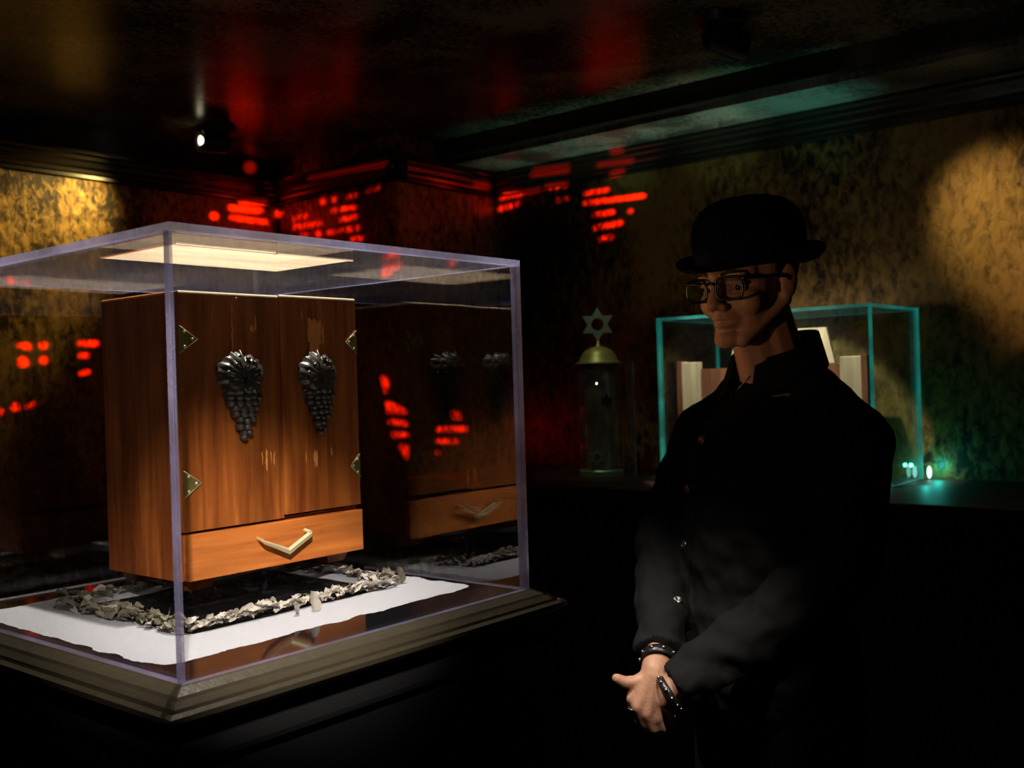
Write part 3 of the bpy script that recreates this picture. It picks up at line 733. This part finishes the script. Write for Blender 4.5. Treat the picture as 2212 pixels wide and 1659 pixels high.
for poly in [stroke(520, 436, 574, 437, 9), stroke(499, 449, 563, 456, 12), stroke(500, 470, 578, 480, 9), dot(463, 467, 8), dot(604, 461, 8), dot(540, 365, 13),
             stroke(632, 473, 662, 465, 8), stroke(634, 491, 678, 484, 9), dot(690, 483, 4.5), dot(697, 436, 7), dot(721, 431, 5), stroke(754, 425, 770, 421, 8),
             dot(721, 455, 5), stroke(737, 452, 766, 448, 8), stroke(738, 474, 768, 469, 10), stroke(739, 498, 772, 492, 10), stroke(711, 502, 724, 500, 8),
             dot(688, 505, 6), stroke(762, 518, 782, 515, 10), stroke(792, 414, 818, 406, 5), stroke(650, 508, 668, 508, 5),
             stroke(1026, 403, 1052, 407, 12), stroke(1082, 428, 1165, 411, 6), stroke(1082, 451, 1118, 441, 9), stroke(1146, 384, 1226, 374, 6), stroke(1150, 374, 1226, 364, 4), stroke(1180, 405, 1222, 400, 9),
             stroke(1264, 418, 1314, 410, 6), stroke(1264, 439, 1390, 423, 8), stroke(1283, 465, 1324, 458, 8), stroke(1286, 492, 1340, 482, 9), stroke(1298, 517, 1321, 512, 9),
             stroke(1290, 362, 1365, 352, 6), stroke(1320, 377, 1345, 371, 8), dot(1206, 433, 4), stroke(1219, 430, 1226, 428, 6), dot(1362, 456, 3.5), stroke(1318, 337, 1340, 334, 8),
             stroke(665, 393, 832, 362, 4),
             [(823, 812), (833, 816), (842, 827), (836, 840), (829, 836)], dot(834, 845, 3.5), [(833, 868), (842, 868), (878, 888), (876, 894), (838, 892)],
             stroke(844, 911, 878, 916, 10), [(846, 934), (882, 937), (880, 943), (852, 946)], [(862, 961), (884, 962), (882, 975), (880, 992), (875, 988)],
             [(975, 890), (985, 888), (993, 894), (997, 905), (978, 905)], stroke(947, 928, 1006, 926, 10), stroke(947, 953, 987, 953, 9), dot(946, 978, 4)]:
    holesA.append([wallhit(CAM, ray(x, y).normalized()) for x, y in poly])
for poly in [dot(43, 746, 5), dot(58, 748, 8), dot(50, 782, 11), dot(93, 746, 8), dot(94, 778, 8), stroke(174, 742, 208, 742, 11), stroke(174, 768, 188, 768, 9), stroke(175, 807, 190, 803, 9),
             dot(2, 890, 5), dot(33, 880, 8), stroke(60, 880, 72, 872, 8)]:
    holesA.append([wallhit(CAM, ray(x, y).normalized()) for x, y in poly])
lan = thing('red_gobo', 'added black lantern with a red bulb, unseen behind the viewer, slots cut to throw red bars', 'lantern', (LANT.x, LANT.y, LANT.z))
HB = .17
def plate(nrm, xa, holes):
    loops = [[(-HB, -HB), (HB, -HB), (HB, HB), (-HB, HB)]]
    for h in holes:
        lp_ = []
        for p in h:
            d = p-LANT; k = d.dot(nrm)
            if k <= 0: lp_ = None; break
            q_ = d*(HB/k); x_, y_ = q_.dot(xa), q_.z
            if abs(x_) > HB*.99 or abs(y_) > HB*.99: lp_ = None; break
            lp_.append((x_, y_))
        if lp_:
            if sum(lp_[i-1][0]*lp_[i][1]-lp_[i][0]*lp_[i-1][1] for i in range(len(lp_))) < 0: lp_.reverse()
            loops.append(lp_)
        elif holes: print('slot outside plate')
    vs2 = []; fcs = []
    for lp_ in loops:
        o_ = len(vs2); vs2 += [Vector(p) for p in lp_]; fcs.append(list(range(o_, o_+len(lp_))))
    ov, oe, of, a1_, a2_, a3_ = delaunay_2d_cdt(vs2, [], fcs, 0, 1e-6)
    return MB().add([LANT+nrm*HB+xa*v.x+ZU*v.y for v in ov], [tuple(f_) for f_, src in zip(of, a3_) if src == [0]])
q = MB()
for nrm, xa, hs in ((FH, RH, holesA), (RH, -FH, holesB), (-FH, -RH, []), (-RH, FH, [])):
    p = plate(nrm, xa, hs); q.add(p.v, p.f)
q.add([LANT+FH*HB*a_+RH*HB*b2+ZU*HB*s_ for s_ in (-1, 1) for a_, b2 in ((-1, -1), (1, -1), (1, 1), (-1, 1))], [(0, 1, 2, 3), (4, 5, 6, 7)])
q.obj('gobo_housing', M['black'], lan)
MB().tube([(LANT.x, LANT.y, LANT.z+HB+.001), (LANT.x, LANT.y, ZC-.001)], .012, 12).obj('hanging_rod', M['black'], lan)

# ================================================================== THE MAN
PSI, PSH = math.radians(57), math.radians(49)
def fdir(psi): return (-FH*math.cos(psi)-RH*math.sin(psi))
MP = FH*1.97+RH*.485; MP.z = 0
fb = fdir(PSI); RZ = math.atan2(fb.y, fb.x)
man = thing('person', 'man in black hat, black-rimmed glasses and black shirt, hands clasped beside the case', 'person', MP)
man.rotation_euler = (0, 0, RZ); man['local'] = 1
bpy.context.view_layer.update()
MW = Matrix.Translation(MP) @ Matrix.Rotation(RZ, 4, 'Z'); MI = MW.inverted()
def lpx(x, y, D): return MI @ at_depth(x, y, D)      # picture point at a depth, in the man's frame
HC = MI @ at_depth(1617, 612, 1.925)                  # head centre
HR = Matrix.Rotation(PSI-PSH, 4, 'Z')
fh = fdir(PSH); HR = Matrix.Rotation(math.atan2(fh.y, fh.x)-RZ, 4, 'Z') @ Matrix.Rotation(math.radians(7), 4, 'Y')
HM = Matrix.Translation(HC) @ HR
def H(x, y, z): return HM @ Vector((x, y, z))
HR3 = HR.to_3x3()
def remeshed(q, name, voxel, m_, par, smooth_it=3, fn=None):
    me = bpy.data.meshes.new(name); me.from_pydata([tuple(v) for v in q.v], [], q.f)
    bm = bmesh.new(); bm.from_mesh(me); bmesh.ops.recalc_face_normals(bm, faces=bm.faces[:]); bm.to_mesh(me); bm.free()
    o = bpy.data.objects.new(name, me); COL.objects.link(o)
    r = o.modifiers.new('r', 'REMESH'); r.mode = 'VOXEL'; r.voxel_size = voxel; r.use_smooth_shade = True
    s_ = o.modifiers.new('s', 'SMOOTH'); s_.factor = .5; s_.iterations = smooth_it
    dg = bpy.context.evaluated_depsgraph_get(); ev = o.evaluated_get(dg)
    nm = bpy.data.meshes.new_from_object(ev); o.modifiers.clear(); o.data = nm; nm.name = name
    if fn:
        n = len(nm.vertices); co = np.empty(n*3, 'f'); nm.vertices.foreach_get('co', co); co = co.reshape(-1, 3)
        no = np.array([v.normal[:] for v in nm.vertices], 'f')
        nm.vertices.foreach_set('co', fn(co.astype('d'), no).astype('f').ravel()); nm.update()
    nm.materials.clear(); nm.materials.append(m_); nm.polygons.foreach_set('use_smooth', [True]*len(nm.polygons))
    o.parent = par
    return o
# ---- joints (man's frame: x forward, y his left, z up)
SL, SR = Vector((-.015, .182, 1.325)), Vector((-.015, -.182, 1.325))
EL = Vector((.055, .215, 1.12)); WL = lpx(1462, 1486, 1.775)
ER = Vector((.07, -.22, 1.13)); WR = lpx(1424, 1415, 1.835)
B = MB()
def he(c, r, rot=None):
    B.ell(H(*c), r, 22, 16, rot=(HR3 @ rot) if rot else HR3)
he((-.014, 0, .042), (.096, .077, .086)); he((.025, 0, -.015), (.066, .064, .085)); he((.032, 0, -.062), (.052, .053, .045))
he((.078, 0, -.094), (.019, .022, .019)); he((.052, 0, .026), (.036, .058, .045))
for s_ in (-1, 1):
    B.caps(H(-.012, s_*.058, -.035), H(.066, s_*.022, -.097), .020, .016)
    he((.055, s_*.038, -.030), (.031, .026, .028))
    B.caps(H(.078, s_*.044, .018), H(.091, s_*.010, .020), .009, .010)
    he((.101, s_*.0125, -.036), (.010, .008, .008))
    B.ell(H(-.012, s_*.079, -.004), (.019, .007, .033), 14, 10, rot=HR3 @ Matrix.Rotation(s_*-.35, 3, 'Z') @ Matrix.Rotation(-.2, 3, 'Y'))
    B.caps(H(-.006, s_*.076, .012), H(-.004, s_*.076, -.028), .007, .006)
B.caps(H(.090, 0, .014), H(.112, 0, -.030), .0085, .0120)
he((.070, 0, -.056), (.030, .031, .027)); he((.0915, 0, -.0565), (.010, .023, .0055)); he((.0895, 0, -.068), (.0105, .020, .006))
nk = HM.inverted() @ Vector((-.03, 0, 1.40))
B.caps(H(-.022, 0, -.055), Vector((-.035, 0, 1.42)), .058, .066)
B.caps(H(.01, 0, -.085), Vector((.0, 0, 1.43)), .038, .05)
# trunk, arms, legs
B.ell((-.005, 0, 1.25), (.115, .155, .19)); B.ell((.01, 0, 1.08), (.105, .145, .18)); B.ell((0, 0, .95), (.11, .155, .12))
B.caps((-.02, 0, 1.40), (-.02, .155, 1.335), .05, .05); B.caps((-.02, 0, 1.40), (-.02, -.155, 1.335), .05, .05)
for s_, E_, Wr in ((1, EL, WL), (-1, ER, WR)):
    Sx = SL if s_ > 0 else SR
    B.caps(Sx, E_, .050, .040); B.caps(E_, Wr, .038, .0265)
    B.caps((0, s_*.09, .90), (.02, s_*.105, .50), .082, .056); B.caps((.02, s_*.105, .50), (-.01, s_*.11, .09), .055, .036)
    B.caps((-.03, s_*.11, .055), (.14, s_*.125, .035), .036, .028)
# right hand, held over the left: back of the hand to the viewer, thumb forward
def hp(x, y, D): return lpx(x, y, D)
hd = 1.800
B.caps(WR, hp(1416, 1450, hd+.008), .0265, .026)
KN = [hp(1366, 1508, hd-.004), hp(1379, 1526, hd-.014), hp(1398, 1541, hd-.016), hp(1419, 1549, hd-.010)]     # knuckles, index to little
WRB = [hp(1402, 1458, hd+.002), hp(1409, 1458, hd-.004), hp(1417, 1460, hd-.006), hp(1424, 1464, hd-.002)]
for a_, b2 in zip(WRB, KN): B.caps(a_, b2, .0150, .0118)
for a_, b2 in zip(KN, KN[1:]): B.caps(a_.lerp(WRB[1], .35), b2.lerp(WRB[2], .35), .0125, .0125)
PIPS = [(1376, 1545, hd+.006), (1392, 1562, hd-.002), (1410, 1573, hd-.004), (1433, 1572, hd)]
DIPS = [(1398, 1556, hd+.030), (1414, 1572, hd+.026), (1432, 1580, hd+.022), (1450, 1572, hd+.022)]
for i in range(4):
    r = (.0104, .0108, .0102, .0090)[i]
    B.caps(KN[i], hp(*PIPS[i]), r+.0012, r); B.caps(hp(*PIPS[i]), hp(*DIPS[i]), r, r-.001)
B.caps(hp(1404, 1464, hd+.004), hp(1374, 1474, hd), .0175, .0125)
B.caps(hp(1374, 1474, hd), hp(1350, 1474, hd-.002), .0125, .0108); B.caps(hp(1350, 1474, hd-.002), hp(1332, 1465, hd-.003), .0108, .0088)
B.ell(hp(1396, 1492, hd+.010), (.026, .022, .030))
# left hand below, wrapped by the right
B.caps(WL, hp(1446, 1510, 1.790), .0255, .0250)
for k, (p_, q_, r_) in enumerate((((1438, 1512, 1.815), (1404, 1548, 1.850), .0120), ((1444, 1520, 1.808), (1420, 1562, 1.840), .0120), ((1448, 1520, 1.795), (1440, 1562, 1.815), .0122), ((1450, 1516, 1.788), (1456, 1552, 1.795), .0118))):
    B.caps(hp(*p_), hp(*q_), .0165, r_)
    B.caps(hp(*q_), hp(q_[0]-24, q_[1]+6, q_[2]+.024), r_-.001, r_-.003)
HMI = HM.inverted()
HMIn = np.array(HMI); 
def facefn(co, no):
    h = co @ HMIn[:3, :3].T + HMIn[:3, 3]
    fx = np.array(HR3 @ Vector((1, 0, 0)))
    head = (h[:, 2] > -.13) & (h[:, 0] > .02)
    d = np.zeros(len(co))
    for s_ in (-1, 1):
        w = np.exp(-(((h[:, 1]-s_*.033)/.017)**2+((h[:, 2]+.001)/.0115)**2)); d -= .0135*w
        w = np.exp(-(((h[:, 1]-s_*.010)/.006)**2+((h[:, 2]+.043)/.004)**2)); d -= .004*w*(h[:, 0] > .09)
        w = np.exp(-(((h[:, 1]-s_*.030)/.010)**2+((h[:, 2]+.055)/.016)**2)); d -= .0025*w
    d -= .0062*np.exp(-((h[:, 1]/.022)**4+((h[:, 2]+.0622)/.0030)**2))
    d -= .0035*np.exp(-((h[:, 1]/.020)**2+((h[:, 2]+.079)/.007)**2))
    return co + (d*head)[:, None]*fx[None, :]
body = remeshed(B, 'body', .0034, M['skin'], man, 3, facefn)
for s_ in (-1, 1):
    MB().ell(H(.0700, s_*.0330, -.001), (.0125, .0125, .0125), 18, 12).obj('eye', M['eyewhite'], man, smooth=True)
    MB().ell(H(.0790, s_*.0330+.001, -.0035), (.0050, .0062, .0062), 14, 8, rot=HR3).obj('iris', M['iris'], man, smooth=True)
    q = MB(); q.caps(H(.0845, s_*.018, .0065), H(.0790, s_*.045, .0045), .0045, .0038); q.caps(H(.079, s_*.020, -.0105), H(.075, s_*.044, -.008), .0035, .003)
    q.obj('eyelid', M['skin'], man, smooth=True)
    q = MB(); pts = [H(.0985, s_*.014, .0215), H(.0955, s_*.030, .0260), H(.084, s_*.050, .0235)]
    q.tube(pts, [.0028, .0034, .0016], 8); q.obj('eyebrow', M['hair'], man, smooth=True)
# hair at the nape and sideburn
q = MB(); q.ell(H(-.016, 0, .035), (.101, .0795, .082), 30, 20, rot=HR3)
hairv = remeshed(q, 'hair', .006, M['hair'], man, 1)
# trim the hair mesh to a cap behind the face
me = hairv.data; bm = bmesh.new(); bm.from_mesh(me)
kill = [v for v in bm.verts if (lambda h_: h_.x > .012+.35*max(0, h_.z) and h_.z < .05 or h_.z < -.035 or (h_.x > -.028 and h_.z < .012 and h_.x < .02 and abs(h_.y) > .05 and h_.z < .0))(HMI @ v.co)]
bmesh.ops.delete(bm, geom=kill, context='VERTS'); bm.to_mesh(me); bm.free()

# ---- clothes
def folds(amp, sc, seed, extra=None):
    def fn(co, no):
        out = co.copy()
        for i in range(len(co)):
            p = Vector(co[i]); k = noise.noise(Vector((p.x*sc, p.y*sc, p.z*sc*1.6+seed)))+.5*noise.noise(p*sc*2.3+Vector((seed, 0, 0)))
            a_ = amp*(1.6 if p.z < 1.2 else .7)
            out[i] += no[i]*(k*a_)
        return out
    return fn
J = MB()
J.ell((-.005, 0, 1.24), (.135, .178, .19), 26, 18); J.ell((.025, 0, 1.12), (.140, .175, .22), 26, 18); J.ell((.035, 0, .96), (.142, .180, .19), 26, 18)
J.ell((.045, 0, 1.25), (.105, .14, .15))
for s_, Sx, E_, Wr in ((1, SL, EL, WL), (-1, SR, ER, WR)):
    J.caps((-.045, s_*.030, 1.455), (-.022, s_*.150, 1.345), .046, .066)
    J.caps(Sx, E_, .071, .060); J.ell(Sx+Vector((0, s_*-.01, -.01)), (.084, .076, .085))
    cuff = Wr.lerp(E_, .015); J.caps(E_, E_.lerp(Wr, .6), .060, .052)
    J.tube([E_.lerp(Wr, .3), E_.lerp(Wr, .7), cuff], [.056, .050, .043], 20)
jk = remeshed(J, 'shirt', .0055, M['jacket'], man, 4, folds(.006, 17, 3.3))
jm = jk.data
bvh = BVHTree.FromPolygons([v.co.copy() for v in jm.vertices], [tuple(p.vertices) for p in jm.polygons])
co_ = MI @ CAM
def onshirt(x, y):
    tgt = MI @ at_depth(x, y, 2.0); d = (tgt-co_).normalized()
    h = bvh.ray_cast(co_, d); return h[0], h[1]
for (x, y) in ((1517, 951), (1486, 1057), (1478, 1178), (1464, 1296)):
    p, n = onshirt(x, y)
    if p is None: print('no shirt at', x, y); continue
    n = (n*.6+Vector((1, .2, 0))*.4).normalized(); rot = Vector((0, 0, 1)).rotation_difference(n).to_matrix()
    q = MB(); q.lathe((0, 0, 0), [(0, .0016), (.0022, .0018), (.0030, .0030), (.0048, .0034), (.0062, .0026), (.0080, .0026), (.0088, .0012), (.0088, 0), (0, 0)], 24)
    q.v = [p+n*.001+rot @ v for v in q.v]
    q.obj('button', M['silver'], man, smooth=True)
# button placket, following the shirt front
pts = []
for y in range(880, 1345, 15):
    xs = np.interp(y, [880, 951, 1057, 1178, 1296, 1345], [1530, 1519, 1490, 1481, 1468, 1462]); p, n = onshirt(xs+16, y)
    if p is not None: pts.append((p, n))
q = MB(); vs = []
for p, n in pts:
    sd = n.cross(Vector((0, 0, 1))).normalized()
    vs += [p+n*.002+sd*.0015, p+n*.002-sd*.0015]
q.add(vs, [(2*i, 2*i+1, 2*i+3, 2*i+2) for i in range(len(pts)-1)])
q.obj('placket', M['jacket'], man)
# collar: stand and turned-down leaf, open at the throat
def collar_ring(r0, r1, zb, zf, th, cx=-.028):
    a_ = th; rr = r0 if False else (r0+(r1-r0)*(1+math.cos(a_))/2)
    z = zb+(zf-zb)*((1+math.cos(a_))/2)**1.1
    return Vector((cx+rr*math.cos(a_)*1.12, rr*math.sin(a_), z))
q = MB(); vs = []; NT = 48; prof = [((.070, .070), (1.475, 1.440)), ((.070, .076), (1.530, 1.470)), ((.074, .083), (1.533, 1.474)), ((.088, .105), (1.475, 1.405))]
gap = math.radians(20)
for i in range(NT+1):
    a_ = gap+(2*PI-2*gap)*i/NT
    for (r, z) in prof: vs.append(collar_ring(r[0], r[1], z[0], z[1], a_))
n = len(prof)
q.add(vs, [(i*n+k, i*n+k+1, (i+1)*n+k+1, (i+1)*n+k) for i in range(NT) for k in range(n-1)])
cl = q.obj('collar', M['jacket'], man, smooth=True); sm = cl.modifiers.new('s', 'SOLIDIFY'); sm.thickness = .003
# t-shirt neckband and front
q = MB(); pts = []
for i in range(33):
    a_ = 2*PI*i/32; pts.append(collar_ring(.066, .068, 1.470, 1.452, a_))
q.tube(pts, .006, 8, cap=False); q.ell((-.02, 0, 1.410), (.083, .082, .052), 24, 14)
q.obj('undershirt', M['tee'], man, smooth=True)
q = MB(); pn = [collar_ring(.070, .074, 1.47, 1.447, math.radians(k)) for k in (14, 8, 2, -4, -9)]
for i in range(9): q.ell(pn[0].lerp(pn[-1], i/8)+Vector((.010, -.004, -.003-.003*i)), (.0016, .0016, .0022), 8, 6)
q.obj('neck_chain', M['silver'], man, smooth=True)
# trousers and shoes
T = MB(); T.ell((0, 0, .93), (.132, .172, .14))
for s_ in (-1, 1):
    T.caps((0, s_*.088, .88), (.02, s_*.105, .50), .096, .076); T.caps((.02, s_*.105, .50), (-.01, s_*.11, .12), .075, .066)
remeshed(T, 'trousers', .010, M['tee'], man, 3)
for s_ in (-1, 1):
    q = MB(); q.ell((.06, s_*.118, .038), (.150, .050, .052)); q.ell((-.03, s_*.11, .07), (.05, .045, .05))
    q.v = [Vector((v.x, v.y, max(v.z, .001))) for v in q.v]
    q.obj('shoe', M['leather'], man, smooth=True)
# belt-free hem; bracelets
def bracelet(W_, E_, r, name, studs, off=0.0, wid=.009):
    t_ = (W_-E_).normalized(); c = W_+t_*off; x = t_.cross(Vector((0, 0, 1))).normalized(); y = t_.cross(x)
    q = MB(); n = 32; prof = [(r, -wid), (r+.0035, -wid*.9), (r+.0042, 0), (r+.0035, wid*.9), (r, wid)]; vs = []
    for k in range(n):
        a_ = 2*PI*k/n; d = x*math.cos(a_)+y*math.sin(a_)
        for (rr, h_) in prof: vs.append(c+d*rr+t_*h_)
    m5 = len(prof)
    q.add(vs, [(k*m5+i, k*m5+i+1, ((k+1) % n)*m5+i+1, ((k+1) % n)*m5+i) for k in range(n) for i in range(m5-1)])
    o = q.obj(name, M['leather'], man, smooth=True)
    q = MB()
    for k in range(studs):
        a_ = 2*PI*k/studs; d = x*math.cos(a_)+y*math.sin(a_)
        q.ell(c+d*(r+.005), (.0034, .0034, .0034), 8, 6)
    q.obj('stud', M['silver'], o, smooth=True)
bracelet(WR, ER, .0285, 'bracelet', 10, .012, .009); bracelet(WL, EL, .0275, 'bracelet', 12, .014, .007)
q = MB()
pr = KN[0].lerp(hp(*PIPS[0]), .45); ax_ = (hp(*PIPS[0])-KN[0]).normalized(); x = ax_.cross(Vector((0, 0, 1))).normalized(); y = ax_.cross(x)
q.tube([pr+(x*math.cos(2*PI*k/20)+y*math.sin(2*PI*k/20))*.0122 for k in range(21)], .0022, 8, cap=False); q.obj('finger_ring', M['silver'], man, smooth=True)

# ---- hat: round crown, curled brim
hatM = Matrix.Translation(H(-.014, 0, .038)) @ HR @ Matrix.Rotation(math.radians(-1), 4, 'Y')
q = MB(); prof = [(.106, -.004), (.112, .01), (.116, .035), (.115, .060), (.108, .082), (.094, .101), (.072, .114), (.046, .121), (.020, .1235), (.001, .124)]
q.lathe((0, 0, 0), prof, 48, sx=1.0, sy=.86)
q.v = [hatM @ v for v in q.v]
hat = q.obj('hat', M['felt'], man, smooth=True)
q = MB(); n = 64; vs = []; pr_ = [(.100, -.005), (.118, -.005), (.134, -.003), (.147, .001), (.151, .005), (.149, .008), (.144, .005), (.132, .001), (.118, -.001), (.100, .002)]
for k in range(n):
    a_ = 2*PI*k/n; cs, sn = math.cos(a_), math.sin(a_)
    for (r, z) in pr_:
        up = z+(.020*sn*sn*((r-.118)/.033)**1.5 if r > .118 else 0)
        dip = -.012*max(0, (r-.100)/.047)*(cs*cs)
        vs.append(hatM @ Vector((r*cs*1.0, r*sn*.86, up+dip)))
m5 = len(pr_)
q.add(vs, [(k*m5+i, k*m5+(i+1) % m5, ((k+1) % n)*m5+(i+1) % m5, ((k+1) % n)*m5+i) for k in range(n) for i in range(m5)])
q.obj('hat_brim', M['felt'], hat, smooth=True)
q = MB(); q.lathe((0, 0, 0), [(.108, .001), (.113, .002), (.1155, .020), (.1142, .0215)], 48, sx=1.0, sy=.86); q.v = [hatM @ v for v in q.v]
q.obj('hat_band', M['tee'], hat, smooth=True)
# ---- eyeglasses
def rrect(w, h_, n=28, e=3.4):
    out = []
    for k in range(n):
        a_ = 2*PI*k/n; c, s_ = math.cos(a_), math.sin(a_)
        out.append((w/2*math.copysign(abs(c)**(2/e), c), h_/2*math.copysign(abs(s_)**(2/e), s_)))
    return out
gl = None
q = MB(); lens = []
for s_ in (-1, 1):
    loop = []
    for (yy, zz) in rrect(.052, .040):
        y = s_*.036+yy; z = -.003+zz*(1.0)-(.0); x = .108-.18*abs(y)**1.0*.9-(.0); loop.append(H(x+.006, y, z))
    q.tube(loop+[loop[0]], .0026, 8, cap=False); lens.append((loop, s_))
    q.tube([H(.106, s_*.062, .012), H(.094, s_*.071, .012), H(.05, s_*.0775, .010), H(.0, s_*.083, .006), H(-.022, s_*.083, -.012)], [.0035, .0038, .003, .0028, .0025], 8)
q.tube([H(.1125, -.011, .006), H(.1155, 0, .009), H(.1125, .011, .006)], .0028, 8)
gl = q.obj('eyeglasses', M['rim'], man, smooth=True)
for loop, s_ in lens:
    c = sum(loop, Vector((0, 0, 0)))/len(loop)+HR3 @ Vector((.0012, 0, 0))
    MB().add(loop+[c], [(k, (k+1) % len(loop), len(loop)) for k in range(len(loop))]).obj('lens', M['lens'], gl, smooth=True)
